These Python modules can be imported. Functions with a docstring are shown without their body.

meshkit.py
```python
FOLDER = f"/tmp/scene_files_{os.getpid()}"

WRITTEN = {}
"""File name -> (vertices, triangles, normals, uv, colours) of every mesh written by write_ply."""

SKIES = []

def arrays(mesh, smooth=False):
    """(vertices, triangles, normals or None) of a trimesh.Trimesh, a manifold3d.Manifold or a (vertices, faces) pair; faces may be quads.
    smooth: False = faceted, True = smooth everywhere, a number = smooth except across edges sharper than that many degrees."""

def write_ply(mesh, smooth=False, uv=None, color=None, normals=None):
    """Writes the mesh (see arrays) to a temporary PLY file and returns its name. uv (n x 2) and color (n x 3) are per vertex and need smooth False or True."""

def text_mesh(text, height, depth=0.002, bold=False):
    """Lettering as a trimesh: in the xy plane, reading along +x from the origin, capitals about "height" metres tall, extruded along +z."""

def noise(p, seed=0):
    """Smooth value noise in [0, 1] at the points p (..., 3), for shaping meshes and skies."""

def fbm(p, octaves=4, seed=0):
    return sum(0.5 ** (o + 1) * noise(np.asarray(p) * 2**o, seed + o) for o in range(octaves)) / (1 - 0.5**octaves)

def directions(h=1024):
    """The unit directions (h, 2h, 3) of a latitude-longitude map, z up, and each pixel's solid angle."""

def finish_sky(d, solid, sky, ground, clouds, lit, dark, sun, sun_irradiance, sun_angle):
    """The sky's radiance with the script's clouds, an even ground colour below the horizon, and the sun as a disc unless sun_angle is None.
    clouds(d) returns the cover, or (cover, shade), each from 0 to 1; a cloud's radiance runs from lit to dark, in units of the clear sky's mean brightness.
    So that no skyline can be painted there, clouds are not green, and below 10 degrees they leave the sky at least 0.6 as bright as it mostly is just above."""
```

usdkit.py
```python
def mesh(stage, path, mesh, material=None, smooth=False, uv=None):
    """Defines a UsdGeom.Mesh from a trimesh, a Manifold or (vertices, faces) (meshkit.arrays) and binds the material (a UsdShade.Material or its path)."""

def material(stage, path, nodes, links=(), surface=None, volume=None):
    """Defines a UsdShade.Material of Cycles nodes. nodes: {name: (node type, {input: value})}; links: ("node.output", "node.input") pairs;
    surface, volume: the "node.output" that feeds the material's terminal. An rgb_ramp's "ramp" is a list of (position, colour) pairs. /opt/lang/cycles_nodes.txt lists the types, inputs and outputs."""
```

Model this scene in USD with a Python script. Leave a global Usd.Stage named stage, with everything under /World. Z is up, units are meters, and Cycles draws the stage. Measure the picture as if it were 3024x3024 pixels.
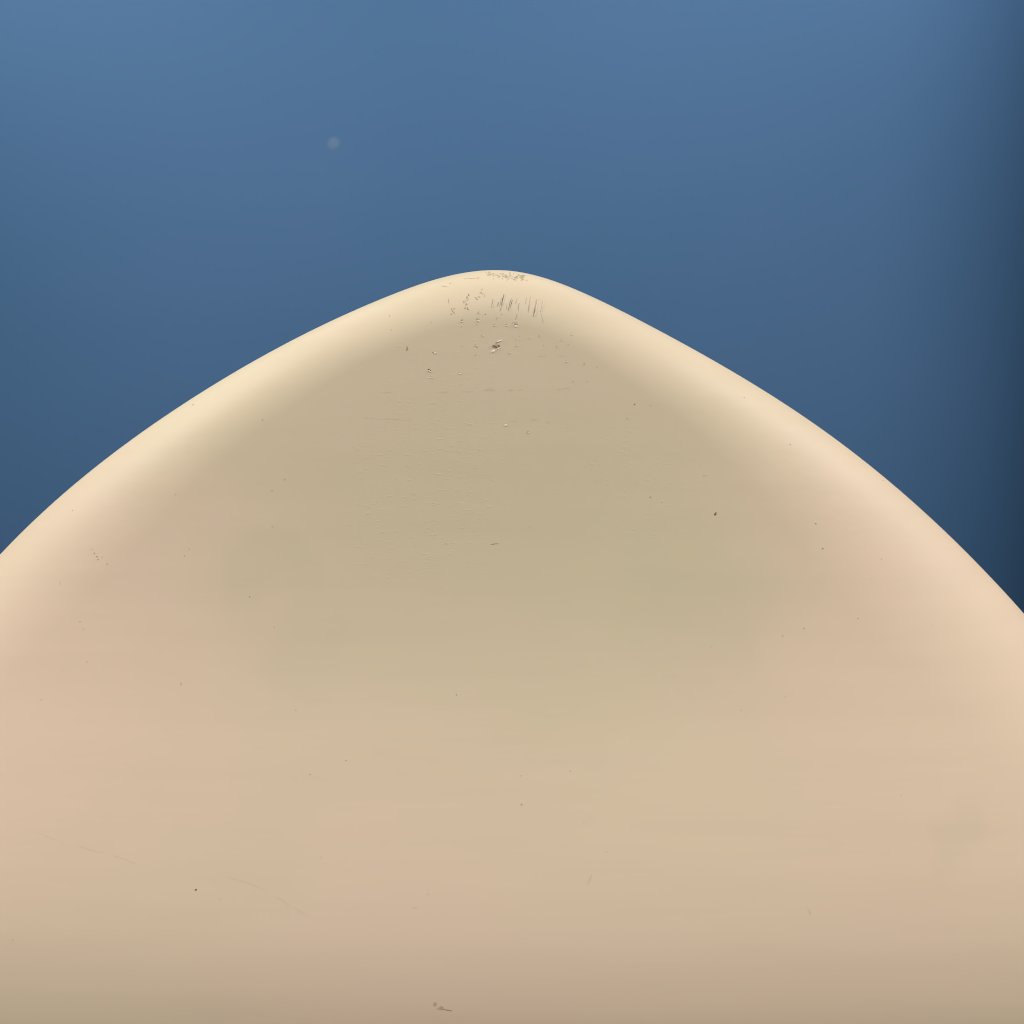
import math, random
import numpy as np
import usdkit
from scipy.interpolate import splprep, splev
from scipy.spatial import cKDTree
from pxr import Usd, UsdGeom, UsdLux, UsdShade, Gf, Sdf, Vt

random.seed(7)
rng = np.random.default_rng(7)
stage = Usd.Stage.CreateInMemory()
UsdGeom.SetStageUpAxis(stage, UsdGeom.Tokens.z)
UsdGeom.SetStageMetersPerUnit(stage, 1.0)
UsdGeom.Xform.Define(stage, '/World')
UsdGeom.Scope.Define(stage, '/World/Looks')

# ---------------------------------------------------------------- camera
D, T, ZC = 0.42, 0.535, 1.60          # distance to the board, tangent of half the angle of view, camera height
cam = UsdGeom.Camera.Define(stage, '/World/Camera')
F_MM = 5.7
cam.CreateFocalLengthAttr(F_MM)
cam.CreateHorizontalApertureAttr(2 * T * F_MM)
cam.CreateVerticalApertureAttr(2 * T * F_MM)
cam.CreateClippingRangeAttr(Gf.Vec2f(0.01, 100))
cam.CreateFStopAttr(2.0)
cam.CreateFocusDistanceAttr(D + 0.004)
cam.AddTranslateOp().Set(Gf.Vec3d(0, -D, ZC))
cam.AddRotateXOp().Set(90.0)
cam.CreateExposureAttr(0.0)

# ---------------------------------------------------------------- lamps (a photograph taken indoors, under a soft lamp overhead)
def rect_light(name, at, to, w, h, power, color):
    l = UsdLux.RectLight.Define(stage, '/World/' + name)
    l.CreateWidthAttr(w); l.CreateHeightAttr(h)
    l.CreateIntensityAttr(power); l.CreateColorAttr(Gf.Vec3f(*color))
    m = Gf.Matrix4d().SetLookAt(Gf.Vec3d(*at), Gf.Vec3d(*to), Gf.Vec3d(0, 0, 1) if abs(at[0] - to[0]) + abs(at[1] - to[1]) > 1e-3 else Gf.Vec3d(0, 1, 0)).GetInverse()
    l.AddTransformOp().Set(m)
    return l
rect_light('ceiling_lamp', (0.0, -1.1, ZC + 0.95), (0.0, 0.05, ZC), 1.0, 0.7, 3.9, (0.975, 1.0, 0.955))
rect_light('wall_lamp_left', (-0.70, 0.27, ZC + 0.80), (-0.60, 0.62, ZC + 0.35), 0.9, 0.2, 5.6, (0.97, 1.0, 1.02))
rect_light('wall_lamp_right', (0.40, 0.28, ZC + 0.80), (0.34, 0.62, ZC + 0.38), 0.8, 0.2, 3.9, (1.0, 1.0, 1.03))
rect_light('room_lamp', (0.0, -1.3, ZC - 0.30), (0.0, 0.0, ZC - 0.1), 1.2, 0.9, 0.92, (1.25, 1.0, 1.10))
rect_light('side_lamp_right', (0.85, -0.30, ZC + 0.55), (0.0, -0.56, ZC - 0.05), 0.5, 0.5, 9.0, (1.09, 1.0, 1.02))
rect_light('side_lamp_left', (-0.85, -0.30, ZC + 0.55), (0.0, -0.56, ZC - 0.05), 0.5, 0.5, 8.8, (1.07, 1.0, 0.99))

# ---------------------------------------------------------------- helpers
def keys(prim, **kw):
    for k, v in kw.items():
        prim.SetCustomDataByKey(k, v)

def raw_mesh(path, v, f, n, mat):
    m = UsdGeom.Mesh.Define(stage, path)
    m.CreatePointsAttr(Vt.Vec3fArray.FromNumpy(np.asarray(v, np.float32)))
    m.CreateFaceVertexCountsAttr(Vt.IntArray.FromNumpy(np.full(len(f), f.shape[1], np.int32)))
    m.CreateFaceVertexIndicesAttr(Vt.IntArray.FromNumpy(np.asarray(f, np.int32).ravel()))
    m.CreateSubdivisionSchemeAttr('none')
    m.CreateNormalsAttr(Vt.Vec3fArray.FromNumpy(np.asarray(n, np.float32)))
    m.SetNormalsInterpolation('vertex')
    UsdShade.MaterialBindingAPI.Apply(m.GetPrim()).Bind(mat)
    return m

def smooth(a, b, x):
    t = np.clip((np.asarray(x, float) - a) / (b - a), 0, 1)
    return t * t * (3 - 2 * t)

used = {}
def numbered(path):
    k = used.get(path, -1) + 1
    used[path] = k
    return path if k == 0 else f'{path}_{k:03d}'

# ---------------------------------------------------------------- materials
L = '/World/Looks/'
stain_n, stain_l, last = {}, [], 'tone.color'
for k, (px_, py_, rr, am) in enumerate([(740, 1690, 135, 0.75), (2080, 1790, 260, 0.75), (860, 1950, 170, 0.45), (1650, 2110, 190, 0.3), (2850, 2470, 110, 0.6), (720, 2560, 190, 0.3), (1420, 1400, 640, 0.5), (1450, 1720, 900, 0.75), (1600, 3000, 1150, -0.9), (-50, 2000, 800, -1), (3000, 2050, 800, -1)]):
    u = T * (D - 0.012) / 1512            # old stains and repairs in the paint, each with a centre and a reach
    stain_n[f'd{k}'] = ('vector_math', {'math_type': 'distance', 'vector2': ((px_ - 1512) * u, 0.0, ZC - (py_ - 1512) * u)})
    stain_n[f'r{k}'] = ('map_range', {'range_type': 'smoothstep', 'from_min': rr * u * 1.35, 'from_max': rr * u * 0.35, 'to_min': 0.0, 'to_max': abs(am), 'clamp': True})
    stain_n[f'x{k}'] = ('mix', {'mix_type': 'multiply', 'color2': (0.935, 0.965, 0.935) if am > 0 else (1.035, 0.985, 1.025)})
    stain_l += [('wob.vector', f'd{k}.vector1'), (f'd{k}.value', f'r{k}.value'), (f'r{k}.result', f'x{k}.fac'), (last, f'x{k}.color1')]
    last = f'x{k}.color'
cream = usdkit.material(stage, L + 'cream_paint', {
    **stain_n,
    'flat': ('vector_math', {'math_type': 'multiply', 'vector2': (1.0, 0.0, 1.0)}),
    'wn': ('noise_texture', {'scale': 22.0, 'detail': 3.0}),
    'wc': ('vector_math', {'math_type': 'multiply_add', 'vector2': (0.06, 0.0, 0.06), 'vector3': (-0.03, 0.0, -0.03)}),
    'wob': ('vector_math', {'math_type': 'add'}),
    'bandmap': ('mapping', {'mapping_type': 'point', 'scale': (6.0, 6.0, 75.0)}),
    'band': ('noise_texture', {'scale': 1.0, 'detail': 4.0, 'roughness': 0.6}),
    'bandr': ('rgb_ramp', {'ramp': [(0.3, (0.965, 0.968, 0.965)), (0.6, (1.0, 1.0, 1.0))]}),
    'bandx': ('mix', {'mix_type': 'multiply', 'fac': 0.8}),
    'g': ('geometry', {}),
    'low': ('noise_texture', {'scale': 5.0, 'detail': 2.0, 'roughness': 0.45}),
    'tone': ('rgb_ramp', {'ramp': [(0.34, (0.775, 0.672, 0.450)), (0.66, (0.790, 0.664, 0.460))]}),
    'stretch': ('mapping', {'mapping_type': 'point', 'scale': (0.40, 1.0, 1.0)}),
    'fine': ('noise_texture', {'scale': 880.0, 'detail': 2.0, 'roughness': 0.5}),
    'peaks': ('map_range', {'range_type': 'smoothstep', 'from_min': 0.58, 'from_max': 0.78, 'to_min': 0.0, 'to_max': 1.0, 'clamp': True}),
    'zone': ('noise_texture', {'scale': 14.0, 'detail': 1.0}),
    'zr': ('map_range', {'range_type': 'smoothstep', 'from_min': 0.42, 'from_max': 0.62, 'to_min': 0.3, 'to_max': 1.0, 'clamp': True}),
    # the roller left its stipple on the upper part of the face
    'sub': ('vector_math', {'math_type': 'subtract', 'vector2': (-0.02, 0.0, ZC + 0.012)}),
    'squash': ('vector_math', {'math_type': 'multiply', 'vector2': (0.8, 0.0, 1.35)}),
    'len': ('vector_math', {'math_type': 'length'}),
    'worn': ('map_range', {'range_type': 'smoothstep', 'from_min': 0.125, 'from_max': 0.03, 'to_min': 0.04, 'to_max': 1.0, 'clamp': True}),
    'm1': ('math', {'math_type': 'multiply'}),
    'm2': ('math', {'math_type': 'multiply'}),
    'bump': ('bump', {'strength': 0.55, 'distance': 0.00009}),
    'p': ('principled_bsdf', {'roughness': 0.5, 'specular_ior_level': 0.35}),
}, [('g.position', 'low.vector'), ('low.fac', 'tone.fac'), *stain_l,
    ('g.position', 'flat.vector1'), ('g.position', 'wn.vector'), ('wn.color', 'wc.vector1'), ('flat.vector', 'wob.vector1'), ('wc.vector', 'wob.vector2'),
    ('g.position', 'bandmap.vector'), ('bandmap.vector', 'band.vector'), ('band.fac', 'bandr.fac'), (last, 'bandx.color1'), ('bandr.color', 'bandx.color2'), ('bandx.color', 'p.base_color'),
    ('g.position', 'stretch.vector'), ('stretch.vector', 'fine.vector'), ('fine.fac', 'peaks.value'),
    ('g.position', 'zone.vector'), ('zone.fac', 'zr.value'),
    ('g.position', 'sub.vector1'), ('sub.vector', 'squash.vector1'), ('squash.vector', 'len.vector1'), ('len.value', 'worn.value'),
    ('peaks.result', 'm1.value1'), ('zr.result', 'm1.value2'), ('m1.value', 'm2.value1'), ('worn.result', 'm2.value2'),
    ('m2.value', 'bump.height'), ('bump.normal', 'p.normal')], surface='p.BSDF')

def plain(name, color, rough=0.7, var=0.25, scale=900.0):
    c = np.array(color)
    return usdkit.material(stage, L + name, {
        'g': ('geometry', {}),
        'n': ('noise_texture', {'scale': scale, 'detail': 3.0}),
        'r': ('rgb_ramp', {'ramp': [(0.35, tuple(c * (1 - var))), (0.65, tuple(c * (1 + var)))]}),
        'p': ('principled_bsdf', {'roughness': rough, 'specular_ior_level': 0.25}),
    }, [('g.position', 'n.vector'), ('n.fac', 'r.fac'), ('r.color', 'p.base_color')], surface='p.BSDF')
dark = plain('dark_dirt', (0.16, 0.13, 0.085))
brown = plain('brown_grime', (0.42, 0.34, 0.225))
tan = plain('tan_scuff', (0.56, 0.465, 0.31))
faint = plain('faint_stain', (0.70, 0.58, 0.405), var=0.05)
fainter = plain('hairline_stain', (0.72, 0.60, 0.415), var=0.03)
chalk = plain('bare_filler', (0.87, 0.78, 0.62), var=0.04)
greyspot = plain('pale_spot', (0.100, 0.182, 0.295), var=0.1, scale=90)

blue = usdkit.material(stage, L + 'blue_wall_paint', {
    'g': ('geometry', {}),
    'n': ('noise_texture', {'scale': 2.2, 'detail': 3.0, 'roughness': 0.5}),
    'r': ('rgb_ramp', {'ramp': [(0.3, (0.058, 0.151, 0.284)), (0.7, (0.066, 0.155, 0.298))]}),
    'f': ('noise_texture', {'scale': 260.0, 'detail': 3.0}),
    'b': ('bump', {'strength': 0.2, 'distance': 0.0008}),
    'p': ('principled_bsdf', {'roughness': 0.65, 'specular_ior_level': 0.2}),
}, [('g.position', 'n.vector'), ('n.fac', 'r.fac'), ('r.color', 'p.base_color'),
    ('g.position', 'f.vector'), ('f.fac', 'b.height'), ('b.normal', 'p.normal')], surface='p.BSDF')
floor_mat = plain('grey_floor', (0.22, 0.21, 0.20), 0.6, 0.12, 14.0)

# ---------------------------------------------------------------- floor and wall
fl = usdkit.mesh(stage, '/World/floor', (np.array([[-3, -4, 0], [3, -4, 0], [3, 3.0, 0], [-3, 3.0, 0]], float), np.array([[0, 1, 2, 3]])), floor_mat)
keys(fl.GetPrim(), kind='structure')

WY, CX, CR, LEAN = 0.62, 0.36, 0.42, 0.10          # wall distance, where its rounded corner starts, radius of the corner
def build_wall():
    sec = [(-3.0, WY)] + [(x, WY) for x in np.linspace(-2.5, CX, 12)]
    nor = [(0, -1)] * len(sec)
    for a in np.linspace(0, math.pi / 2, 41)[1:]:
        sec.append((CX + CR * math.sin(a), WY + CR * (1 - math.cos(a)))); nor.append((math.sin(a), -math.cos(a)))
    sec.append((CX + CR, 3.0)); nor.append((1, 0))
    sec, nor = np.array(sec), np.array(nor, float)
    zs = np.array([-0.0, 1.0, 1.6, 2.2, 3.0])
    v = np.array([[x + LEAN * (z - ZC), y, z] for z in zs for x, y in sec])
    n = np.array([[a, b, 0] for z in zs for a, b in nor])
    m = len(sec)
    f = np.array([[r * m + i, r * m + i + 1, (r + 1) * m + i + 1, (r + 1) * m + i] for r in range(len(zs) - 1) for i in range(m - 1)])
    return v, f, n
wall = UsdGeom.Xform.Define(stage, '/World/blue_wall')
keys(wall.GetPrim(), label='smooth plain blue wall, out of focus behind the cream board, darker at its right end', category='wall')
raw_mesh('/World/blue_wall/wall_face', *build_wall(), blue)

# ---------------------------------------------------------------- the board
PX = np.array([(-560, 2620), (-480, 2370), (-330, 2085), (-160, 1830), (0, 1634), (78, 1561), (129, 1512), (227, 1420), (360, 1319), (438, 1262), (571, 1174), (665, 1115),
               (783, 1049), (900, 988), (1017, 931), (1135, 880), (1252, 837), (1330, 814), (1401, 799), (1456, 793.5), (1512, 795), (1559, 806), (1637, 833),
               (1731, 875), (1825, 917), (1919, 961), (2021, 1015), (2122, 1072), (2216, 1127), (2326, 1197), (2428, 1268), (2529, 1342), (2623, 1424),
               (2730, 1515), (2842, 1616), (2952, 1731), (3024, 1812), (3170, 1995), (3340, 2260), (3450, 2520), (3490, 2700)], float)
tck, _ = splprep(PX.T, s=260.0, k=3)
PXS = np.array(splev(np.linspace(0, 1, 1500), tck)).T

def wx(px, y):
    return (px - 1512) / 1512 * T * (D + y)
def wz(py, y):
    return ZC - (py - 1512) / 1512 * T * (D + y)
def to_px(x, y, z):
    return 1512 + x / (D + y) / T * 1512, 1512 - (z - ZC) / (D + y) / T * 1512

ZA = float(wz(793, 0.0))                     # height of the tip
# lengthwise profile: tilt of the face (degrees, up is positive) at each depth below the tip
QK = np.array([-0.05, 0.0, 0.03, 0.07, 0.11, 0.16, 0.21, 0.25, 0.28, 0.31, 0.345, 0.40, 0.55, 1.2, 2.2])
TK = np.array([-5.0, -5.0, -6.0, -6.0, -4.0, 2.0, 9.5, 11.0, 8.5, 1.5, -7.5, -8.0, -3.0, 0.0, 1.0])
from scipy.interpolate import PchipInterpolator
_q = np.linspace(-0.05, 2.2, 9001)
_s = np.tan(np.radians(PchipInterpolator(QK, TK)(_q)))
_y = -np.concatenate([[0], np.cumsum((_s[1:] + _s[:-1]) / 2 * np.diff(_q))])
_y -= np.interp(0.03, _q, _y)
def face(q):
    return np.interp(q, _q, _y)

RY = 0.026                                    # half the thickness
def rim_width(q, side):
    """how far the rounding of the rail reaches in from the outline"""
    return np.where(side < 0, 0.027 + 0.025 * smooth(0.0, 0.12, q), 0.028 + 0.038 * smooth(0.0, 0.12, q))
def crown_depth(q, side):
    return np.where(side < 0, 0.0115, 0.0130) * smooth(0.005, 0.14, q)
CROWN = 0.13

class Board:
    pass
B = Board()
def outline(pxs):
    y = np.full(len(pxs), RY)
    for _ in range(8):
        z = wz(pxs[:, 1], y); y = face(ZA - z) + RY * 0.75
    x, z = wx(pxs[:, 0], y), wz(pxs[:, 1], y)
    # on below the picture: down to the tail
    ztail = 0.02
    def side(x0, z0, s):
        t = np.linspace(0, 1, 700)[1:]
        zz = z0 + (ztail - z0) * np.sin(t * math.pi / 2) ** 1.0
        u = (z0 - zz) / (z0 - ztail)
        xx = x0 * (1 + 0.05 * np.sin(np.minimum(u * 2.2, 1) * math.pi)) * np.sqrt(np.clip(1 - u ** 5, 0, 1)) * (1 - 0.12 * u)
        return xx, zz
    rx, rz = side(x[-1], z[-1], 1)
    lx, lz = side(x[0], z[0], -1)
    X = np.concatenate([x, rx, lx[::-1][1:]]); Z = np.concatenate([z, rz, lz[::-1][1:]])
    # even spacing
    P = np.column_stack([X, Z]); P = np.vstack([P, P[:1]])
    s = np.concatenate([[0], np.cumsum(np.linalg.norm(np.diff(P, axis=0), axis=1))])
    return P, s

def set_outline(pxs):
    P, s = outline(pxs)
    dense = np.linspace(0, s[-1], 40001)[:-1]
    B.pts = np.column_stack([np.interp(dense, s, P[:, 0]), np.interp(dense, s, P[:, 1])])
    B.tree = cKDTree(B.pts)
    # sides: smooth blend from left to right about the tip
    B.R = None

def height(x, z):
    """y of the front surface at (x, z), inside the outline"""
    P = np.column_stack([np.ravel(x), np.ravel(z)])
    d, i = B.tree.query(P, workers=-1)
    q = ZA - P[:, 1]
    o = B.pts[i]
    qo = ZA - o[:, 1]
    sx = smooth(-0.03, 0.03, o[:, 0] + 0.007)
    R = rim_width(qo, -1) * (1 - sx) + rim_width(qo, 1) * sx
    c = crown_depth(qo, -1) * (1 - sx) + crown_depth(qo, 1) * sx
    k = np.clip(1 - d / R, 0, 1)
    rim = RY * (1 - np.power(np.clip(1 - k ** 2.05, 0, 1), 1 / 2.05))
    cr = c * np.clip(1 - d / CROWN, 0, 1) ** 2.2
    return (face(q) + rim + cr).reshape(np.shape(x)), d.reshape(np.shape(x)), R.reshape(np.shape(x))

def columns(n_tip=1100, n_rest=500):
    """the outline points that the columns of the mesh start from"""
    w = np.where(B.pts[:, 1] > 1.22, n_tip / np.sum(B.pts[:, 1] > 1.22), n_rest / np.sum(B.pts[:, 1] <= 1.22))
    c = np.concatenate([[0], np.cumsum(w)[:-1]])
    idx = np.unique(np.searchsorted(c, np.arange(0, c[-1], 1.0)))
    return B.pts[np.clip(idx, 0, len(B.pts) - 1)]

def build_body(n_tip=1100, n_rest=500, rows=80, fast=False):
    O = columns(n_tip, n_rest)
    S = np.column_stack([np.full(len(O), -0.004), np.clip(O[:, 1], 0.30, ZA - 0.15)])
    Lc = np.linalg.norm(S - O, axis=1)
    a = np.linspace(0, math.pi / 2, 34)
    d1 = 0.045 * (1 - np.cos(a))
    t = np.empty((len(O), 34 + rows))
    t[:, :34] = d1[None] / np.maximum(Lc, 0.06)[:, None]
    u = np.linspace(0, 1, rows + 1)[1:]
    t[:, 34:] = t[:, 33:34] + (1 - t[:, 33:34]) * u[None]
    X = O[:, None, 0] + (S - O)[:, None, 0] * t
    Z = O[:, None, 1] + (S - O)[:, None, 1] * t
    Y, d, R = height(X, Z)
    # finite-difference normals for the face
    if fast:
        return None, None, None, np.stack([X, Y, Z], -1), 0
    e = 2e-4
    hx = (height(X + e, Z)[0] - height(X - e, Z)[0]) / (2 * e)
    hz = (height(X, Z + e)[0] - height(X, Z - e)[0]) / (2 * e)
    N = np.stack([hx, -np.ones_like(hx), hz], -1)
    N /= np.linalg.norm(N, axis=-1, keepdims=True)
    # back: same rail turned over on a flat deck
    yo = Y[:, :1]
    sel = np.concatenate([np.arange(0, 34, 2), np.arange(34, 34 + rows, 8), [33 + rows]])[1:]
    k = np.clip(1 - d / R, 0, 1)
    rear = face(ZA - Z) + RY * (1 + np.power(np.clip(1 - k ** 2.05, 0, 1), 1 / 2.05))
    rear = np.maximum(rear, Y + 1e-4)
    V = np.concatenate([np.stack([X, Y, Z], -1), np.stack([X, rear, Z], -1)[:, sel]], 1)
    m, n = V.shape[0], V.shape[1]
    order = np.concatenate([np.arange(33 + rows, -1, -1), 34 + rows + np.arange(len(sel))])
    V = V[:, order]
    i, j = np.meshgrid(np.arange(m), np.arange(n - 1), indexing='ij')
    i2 = (i + 1) % m
    f = np.stack([i * n + j, i * n + j + 1, i2 * n + j + 1, i2 * n + j], -1).reshape(-1, 4)
    v = V.reshape(-1, 3)
    tri = np.vstack([f[:, [0, 1, 2]], f[:, [0, 2, 3]]])
    fn = np.cross(v[tri[:, 1]] - v[tri[:, 0]], v[tri[:, 2]] - v[tri[:, 0]])
    vn = np.zeros_like(v)
    for c in range(3):
        np.add.at(vn, tri[:, c], fn)
    # pointing outwards: the front faces -y
    mid = vn.reshape(m, n, 3)[:, 40, 1].mean()
    if mid > 0:
        tri = tri[:, ::-1]; vn = -vn
    vn /= np.maximum(np.linalg.norm(vn, axis=1, keepdims=True), 1e-12)
    vn = vn.reshape(m, n, 3)
    front = N[:, ::-1]                         # centre first, as in V
    w = smooth(0.30, 0.55, (d / R))[:, ::-1, None]
    k0 = 34 + rows
    vn[:, :k0] = vn[:, :k0] * (1 - w) + front * w
    vn /= np.maximum(np.linalg.norm(vn, axis=2, keepdims=True), 1e-12)
    return v, tri, vn.reshape(-1, 3), V, n

# the outline seen by the camera lies on the round of the rail: pull the outline in until what is seen falls on the traced one
target = cKDTree(PXS)
tan_ = np.gradient(PXS, axis=0); tan_ /= np.linalg.norm(tan_, axis=1, keepdims=True)
nrm_ = np.column_stack([tan_[:, 1], -tan_[:, 0]])   # outward (up in the picture is -y)
cur = PXS.copy()
for _ in range(3):
    set_outline(cur)
    v, tri, vn, V, n = build_body(700, 100, 20, True)
    px, py = to_px(V[..., 0], V[..., 1], V[..., 2])
    Q = np.column_stack([px.ravel(), py.ravel()])
    ok = (Q[:, 1] < 2600) & (V[..., 2].ravel() > 1.2)
    Q = Q[ok]
    dist, idx = target.query(Q)
    out = np.einsum('ij,ij->i', Q - PXS[idx], nrm_[idx])
    over = np.full(len(PXS), np.nan)
    good = (np.abs(out) < 90) & (dist < 90)
    b = np.full(len(PXS), -1e9)
    np.maximum.at(b, idx[good], out[good])
    have = b > -1e8
    corr = np.interp(np.arange(len(PXS)), np.nonzero(have)[0], b[have])
    # envelope over neighbours, then smoothed
    from scipy.ndimage import maximum_filter1d, gaussian_filter1d
    corr = gaussian_filter1d(maximum_filter1d(corr, 9), 14)
    cur = cur - nrm_ * corr[:, None]
print('last outline correction px', float(np.abs(corr).max()))
set_outline(cur)
v, tri, vn, V, n = build_body()
print('board triangles', len(tri))
bd = '/World/surfboard'
board = UsdGeom.Xform.Define(stage, bd)
keys(board.GetPrim(), label='cream painted board with a rounded pointed nose, scuffed and chipped near its tip', category='surfboard')
raw_mesh(bd + '/body', v, tri, vn, cream)

# ---------------------------------------------------------------- marks on the paint
def on_surface(px, py):
    px, py = np.asarray(px, float), np.asarray(py, float)
    y = np.zeros_like(px)
    for _ in range(7):
        y = height(wx(px, y), wz(py, y))[0]
    return np.stack([wx(px, y), y, wz(py, y)], -1)

def lift(P, h):
    x, z = P[..., 0], P[..., 2]
    e = 3e-4
    hx = (height(x + e, z)[0] - height(x - e, z)[0]) / (2 * e)
    hz = (height(x, z + e)[0] - height(x, z - e)[0]) / (2 * e)
    N = np.stack([hx, -np.ones_like(hx), hz], -1)
    N /= np.linalg.norm(N, axis=-1, keepdims=True)
    return P + N * np.asarray(h)[..., None]

def flake(px, py, rx, ry=None, rot=0.0, n=9, h=0.00010, rough=0.35):
    """an irregular little crust lying on the paint; sizes in traced units"""
    ry = ry or rx
    a = np.sort(np.linspace(0, 2 * math.pi, n, endpoint=False) + rng.uniform(-0.25, 0.25, n))
    r = 1 + rng.uniform(-rough, rough, n)
    ex, ey = np.cos(a) * rx * r, np.sin(a) * ry * r
    c, s = math.cos(rot), math.sin(rot)
    qx, qy = px + ex * c - ey * s, py + ex * s + ey * c
    mx, my = px + (ex * c - ey * s) * 0.6, py + (ex * s + ey * c) * 0.6
    P = lift(on_surface(np.concatenate([qx, mx, [px]]), np.concatenate([qy, my, [py]])),
             np.concatenate([np.full(n, 1.5e-5), np.full(n, h * 0.8), [h]]))
    f = []
    for k in range(n):
        k2 = (k + 1) % n
        f += [[k, k2, n + k2], [k, n + k2, n + k], [n + k, n + k2, 2 * n]]
    return P, np.array(f)

def streak(pts, w, h=0.00008, taper=True, jag=0.35):
    """a thin crooked scratch along points"""
    pts = np.array(pts, float)
    s = np.concatenate([[0], np.cumsum(np.linalg.norm(np.diff(pts, axis=0), axis=1))])
    m = max(6, int(s[-1] / 5))
    u = np.linspace(0, s[-1], m)
    c = np.column_stack([np.interp(u, s, pts[:, 0]), np.interp(u, s, pts[:, 1])])
    c += rng.normal(0, w * 0.18, c.shape)
    tg = np.gradient(c, axis=0); tg /= np.maximum(np.linalg.norm(tg, axis=1, keepdims=True), 1e-9)
    nn = np.column_stack([-tg[:, 1], tg[:, 0]])
    k = np.linspace(0, 1, m)
    ww = w * 0.5 * (np.sqrt(np.clip(np.sin(k * math.pi), 0.02, 1)) if taper else 1) * (1 + rng.uniform(-jag, jag, m))
    a, b = c + nn * ww[:, None], c - nn * ww[:, None]
    q = np.vstack([a, c, b])
    P = lift(on_surface(q[:, 0], q[:, 1]), np.concatenate([np.full(m, 1.5e-5), np.full(m, h), np.full(m, 1.5e-5)]))
    f = []
    for i in range(m - 1):
        for o in (0, m):
            f += [[o + i, o + i + 1, o + m + i + 1], [o + i, o + m + i + 1, o + m + i]]
    return P, np.array(f)

def join(ms):
    o, vs, fs = 0, [], []
    for a, b in ms:
        vs.append(a); fs.append(b + o); o += len(a)
    return np.vstack(vs), np.vstack(fs)

def part(name, m, mat, label=None, kind=None):
    P, f = m
    p = usdkit.mesh(stage, numbered(f'{bd}/{name}'), (P, f), mat, smooth=True).GetPrim()
    if label: p.SetCustomDataByKey('label', label)
    if kind: p.SetCustomDataByKey('kind', kind)

K = 600 / 1932.0
def zx(x): return 1200 + x * K
def zy(y): return 740 + y * K
def zp(*p): return [(zx(a), zy(b)) for a, b in p]

# the scuffed patch on the very tip: many small crumbs of rubbed paint
crumbs = []
for _ in range(70):
    u = rng.uniform(0, 1)
    x = 780 + 360 * u + rng.normal(0, 10); y = 222 + 45 * u + rng.normal(0, 16 + 10 * u)
    y = max(y, 205 + 0.12 * (x - 780) if x < 960 else 212 + 0.16 * (x - 960))
    crumbs.append(flake(zx(x), zy(y), rng.uniform(1.5, 5.5), rng.uniform(0.8, 2.6), rng.uniform(-0.6, 0.9), h=0.00006))
part('scuff_patch', join(crumbs), tan, 'grey-tan scuffed patch on the very tip', 'stuff')
crumbs = []
for _ in range(26):
    u = rng.uniform(0, 1)
    x = 790 + 340 * u + rng.normal(0, 8); y = 225 + 38 * u + rng.normal(0, 16)
    y = max(y, 208 + 0.12 * (x - 780) if x < 960 else 214 + 0.16 * (x - 960))
    crumbs.append(flake(zx(x), zy(y), rng.uniform(1.2, 3.6), rng.uniform(0.6, 1.3), rng.uniform(-0.6, 0.9), h=0.00006))
part('scuff_patch', join(crumbs), brown, 'darker crumbs in the scuffed patch on the tip', 'stuff')

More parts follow.
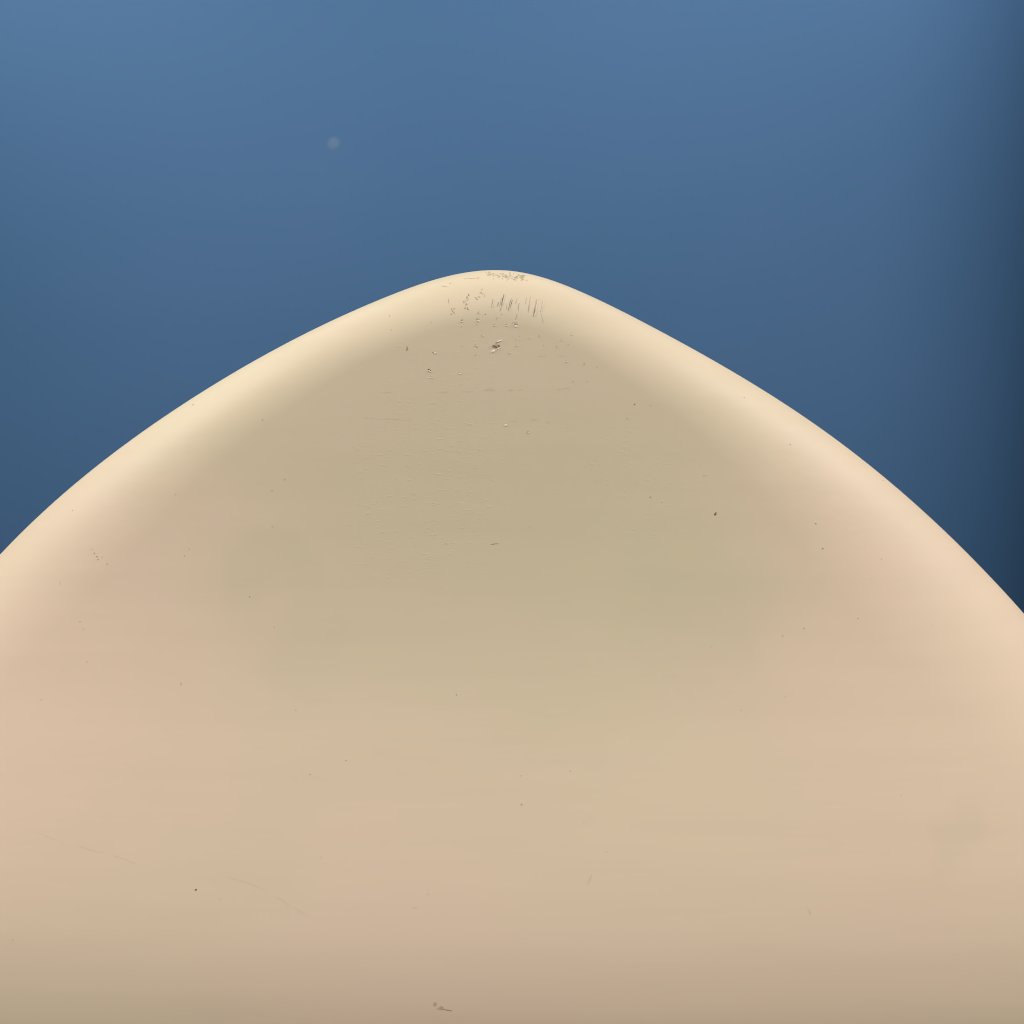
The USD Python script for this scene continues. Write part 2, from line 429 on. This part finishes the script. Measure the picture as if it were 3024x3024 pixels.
# upright scratches side by side
for x0, y0, x1, y1, w, m in [(822, 458, 808, 545, 10, tan), (872, 488, 868, 532, 9, brown), (905, 440, 888, 520, 9, tan), (928, 410, 905, 522, 9, dark), (910, 520, 888, 580, 6, brown),
                             (955, 500, 948, 562, 8, tan), (1000, 452, 968, 575, 10, brown), (1008, 468, 985, 545, 7, dark), (1072, 500, 1062, 572, 8, brown),
                             (1045, 455, 1040, 510, 7, tan), (1142, 450, 1128, 522, 6, tan), (1180, 432, 1156, 592, 7, tan), (1172, 500, 1158, 590, 4, brown), (1240, 460, 1220, 560, 11, tan), (1226, 530, 1204, 630, 13, brown), (1222, 540, 1212, 600, 6, dark),
                             (1296, 478, 1274, 580, 9, tan), (1278, 580, 1302, 690, 3, tan), (405, 458, 400, 505, 7, brown), (1055, 605, 1036, 655, 5, brown), (868, 630, 846, 662, 6, tan), (1262, 800, 1264, 828, 6, brown), (10, 905, 2, 950, 8, brown)]:
    xm, ym = (x0 + x1) / 2 + rng.normal(0, 2), (y0 + y1) / 2
    part('scratch', streak(zp((x0, y0), (xm, ym), (x1, y1)), w * K * 0.9), m)
    if w >= 9:   # the paint torn up along one side
        part('torn_edge', streak(zp((x0 + w, y0 + 3), (xm + w, ym), (x1 + w, y1 - 2)), w * K * 0.6, h=0.00022), chalk)

# chains of crumbs left of the scratches
for pts, m in [([(596, 425), (578, 440), (582, 470), (560, 478), (572, 500), (548, 495), (566, 525), (580, 540)], tan),
               ([(590, 418), (574, 452), (545, 488), (570, 512), (556, 548), (580, 548), (588, 560)], brown),
               ([(716, 372), (706, 398), (730, 412), (744, 430), (700, 440)], tan), ([(718, 370), (708, 402), (660, 448), (672, 462), (690, 440)], brown),
               ([(432, 556), (456, 552), (440, 576), (452, 592), (428, 604)], brown)]:
    for x, y in pts:
        part('paint_chip', flake(zx(x), zy(y), rng.uniform(1.8, 3.8), rng.uniform(1.0, 2.0), rng.uniform(-0.8, 0.8)), m)

# pits: a dark hollow and the torn, light lip under it
def pit(x, y, r, m=brown, lip=True):
    if lip:
        part('chip_lip', flake(x + r * 0.25, y + r * 0.95, r * 1.05, r * 0.62, rng.uniform(-0.3, 0.3), h=0.00030), chalk)
    part('paint_chip', flake(x, y, r, r * 0.72, rng.uniform(-0.6, 0.6), h=0.00005), m)
for x, y, r, m in [(525, 664, 12, brown), (533, 678, 6, dark), (680, 658, 14, brown), (672, 650, 6, dark), (685, 588, 10, brown), (670, 705, 7, tan), (750, 608, 7, brown), (520, 725, 7, tan),
                   (725, 806, 9, brown), (835, 708, 10, brown), (950, 706, 9, brown), (1015, 690, 13, brown), (1035, 702, 20, brown), (1048, 690, 8, dark), (905, 605, 6, brown), (895, 560, 7, brown),
                   (655, 900, 8, dark), (672, 920, 7, brown), (795, 915, 8, brown), (1045, 900, 8, brown), (1080, 855, 6, tan), (1015, 825, 6, tan), (1040, 848, 7, brown), (1076, 815, 5, brown),
                   (1305, 905, 6, brown), (1430, 915, 8, brown), (1570, 795, 8, brown), (1540, 895, 5, tan), (1170, 824, 9, tan), (1470, 845, 9, tan), (268, 966, 11, tan), (235, 685, 6, brown),
                   (213, 1132, 11, dark), (225, 1142, 10, dark), (232, 1203, 10, brown), (1520, 1052, 9, brown), (1692, 1075, 8, brown), (1815, 1108, 7, tan), (505, 1162, 10, tan), (1155, 1725, 8, dark), (1345, 1637, 6, brown),
                   (530, 910, 6, tan), (655, 995, 6, tan), (980, 965, 11, tan), (1590, 1235, 8, tan), (1718, 1248, 7, tan), (940, 1650, 14, tan)]:
    pit(zx(x), zy(y), r * K, m, lip=r >= 8)
# the largest chip
part('chip_lip', flake(zx(826), zy(958), 26 * K, 12 * K, -0.8, h=0.0004), chalk)
part('chip_lip', flake(zx(884), zy(862), 34 * K, 6 * K, -0.35, h=0.0003), chalk)
part('paint_chip', flake(zx(856), zy(912), 40 * K, 22 * K, 0.05), brown, 'largest chip, dark and torn, below the tip')
for x, y, a, b, r in [(848, 916, 26, 8, 0.55), (878, 906, 15, 9, -0.3), (858, 876, 15, 5, -0.2), (822, 908, 8, 6, 0)]:
    part('paint_chip', flake(zx(x), zy(y), a * K, b * K, r, h=0.00013), dark)
part('chip_lip', flake(zx(870), zy(936), 26 * K, 6 * K, -0.6, h=0.0003), chalk)
# rubbed streaks lying across the nose
for x0, y0, x1, y1, w in [(330, 335, 395, 343, 9), (405, 318, 428, 305, 7), (545, 264, 690, 260, 6), (546, 262, 562, 268, 9), (672, 262, 692, 257, 8)]:
    part('rub_mark', streak(zp((x0, y0), ((x0 + x1) / 2, (y0 + y1) / 2 + 3), (x1, y1)), w * K), tan)
for x0, y0, x1, y1, w in [(300, 1346, 405, 1344, 13), (540, 1340, 640, 1336, 12), (740, 1325, 860, 1328, 24), (965, 1330, 1030, 1326, 20), (1055, 1328, 1110, 1322, 10), (1435, 1318, 1560, 1306, 14), (970, 1625, 1060, 1616, 12), (1170, 1610, 1255, 1606, 10),
                          (-240, 1350, -130, 1345, 12), (-420, 1590, 60, 1612, 9), (1250, 1005, 1330, 1000, 10), (1440, 1000, 1530, 998, 10)]:
    part('rub_mark', streak(zp((x0, y0), ((x0 + x1) / 2, (y0 + y1) / 2 + 3), (x1, y1)), w * K, h=0.00003), faint)

# single specks of dirt over the face (traced from the whole picture)
G = 3024 / 1932.0
for x, y, r, m in [(1349, 970, 2.6, dark), (1350.5, 968, 2.0, dark), (1552, 1035, 1.9, brown), (1539, 988, 1.8, brown), (1663, 1055, 1.1, brown), (1645, 1092, 1.4, tan), (1619, 1167, 1.4, brown), (1517, 1186, 1.5, brown),
                   (1477, 1200, 1.3, dark), (1342, 1220, 1.4, brown), (1757, 1179, 1.1, tan), (1227, 938, 2.2, tan), (1398, 1340, 1.4, brown), (1480, 1314, 1.2, brown), (369, 1679, 2.3, dark), (371, 1678, 1.4, dark), (414, 1697, 1.2, brown),
                   (585, 1461, 1.2, dark), (653, 1435, 1.2, dark), (984, 1518, 1.3, dark), (983, 1464, 1.2, brown), (1076, 1455, 1.1, dark), (1102, 1552, 1.4, tan), (1144, 1607, 1.3, brown), (861, 1311, 1.1, dark),
                   (164, 1249, 1.2, brown), (157, 1187, 1.0, dark), (151, 1173, 1.1, brown), (78, 1320, 1.2, brown), (471, 1126, 1.5, brown), (558, 1340, 1.0, dark), (495, 792, 1.4, brown), (537, 905, 1.3, brown), (513, 926, 1.4, brown), (517, 1183, 1.2, tan),
                   (331, 933, 1.2, brown), (137, 963, 1.1, brown), (1404, 750, 1.2, brown), (1491, 839, 1.3, brown), (1328, 898, 1.2, tan), (1197, 763, 1.6, dark), (1227, 765, 1.3, brown), (1666, 907, 1.2, brown), (24, 1773, 1.2, brown), (1848, 1850, 1.3, tan),
                   (488, 1411, 1.1, tan), (605, 1618, 1.4, tan), (119, 1265, 1.1, tan), (12, 1412, 1.1, tan), (348, 1049, 1.2, brown), (357, 1036, 1.0, brown), (514, 994, 1.2, brown), (817, 665, 1.6, brown), (769, 659, 1.4, brown), (1000, 993, 1.1, brown), (996, 815, 1.2, brown),
                   (1184, 790, 1.3, brown), (1249, 948, 1.2, tan), (1700, 1500, 1.0, tan), (738, 622, 1.5, tan), (735, 596, 1.2, brown), (842, 1026, 1.3, brown), (807, 1688, 1.3, tan),
                   (178, 1044, 1.5, brown), (183, 1050, 1.7, brown), (185, 1056, 1.3, dark), (193, 1051, 1.2, tan), (174, 1037, 1.0, tan), (202, 1064, 1.6, tan)]:
    part('dirt_speck', flake(x * G, y * G, r * G * 0.95, r * G * 0.75, rng.uniform(-1, 1), h=0.00012), m)
for pts, w, m in [([(925, 1028), (932, 1026.5), (940, 1026)], 1.6, brown), ([(362, 765), (367, 762)], 1.6, brown), ([(341, 1287), (342, 1294)], 1.4, brown), ([(769, 655), (767, 663)], 1.6, brown), ([(824, 1903), (838, 1905), (854, 1907.5)], 1.8, brown),
                  ([(1326, 898), (1334, 897)], 1.2, tan), ([(115, 1095), (112, 1106)], 1.8, faint)]:
    part('scratch', streak([(a * G, b * G) for a, b in pts], w * G), m)
part('smudge', flake(821 * G, 1895 * G, 3.2 * G, 4.5 * G, 0.4, h=0.00004), tan, 'comma-shaped smudge at the lower edge of the picture')
part('smudge', flake(833 * G, 1902 * G, 6.5 * G, 2.6 * G, 0.2, h=0.00003), tan)
for x, y, a, b, r in [(1527, 1720, 9, 2, 1.1), (1113, 1658, 12, 2, -1.2), (783, 1713, 6, 2, -0.1), (1790, 1560, 1, 1, 0)]:
    part('smudge', flake(x * G, y * G, a * G, b * G, r, h=0.00002), fainter)
# hairline cracks low on the left
for pts, w in [([(70, 1570), (98, 1583), (122, 1590)], 1.3), ([(140, 1594), (180, 1606), (200, 1611)], 1.6), ([(210, 1613), (240, 1623), (262, 1633)], 2.2), ([(420, 1652), (470, 1667), (505, 1681)], 1.8), ([(518, 1690), (548, 1709)], 2.2), ([(556, 1713), (578, 1728)], 1.6)]:
    part('hairline_crack', streak([(a * G, b * G) for a, b in pts], w * G, h=0.00003), fainter)

# ---------------------------------------------------------------- one pale mark on the wall
def wall_mark():
    n = 22
    a = np.linspace(0, 2 * math.pi, n, endpoint=False)
    x0, z0 = wx(985, WY), wz(424, WY)
    k = T * (D + WY) / 1512
    r = 1 + 0.10 * np.sin(2 * a + 0.7) + 0.06 * np.sin(3 * a + 2.0) + rng.uniform(-0.03, 0.03, n)
    X = x0 + np.cos(a) * 18 * k * r; Z = z0 + np.sin(a) * 20 * k * r
    P = np.vstack([np.column_stack([X, np.full(n, WY - 0.00015), Z]), [[x0, WY - 0.00015, z0]]])
    return P, np.array([[i, (i + 1) % n, n] for i in range(n)])
p = usdkit.mesh(stage, '/World/blue_wall/pale_mark', wall_mark(), greyspot).GetPrim()
p.SetCustomDataByKey('label', 'small pale grey spot high on the left')
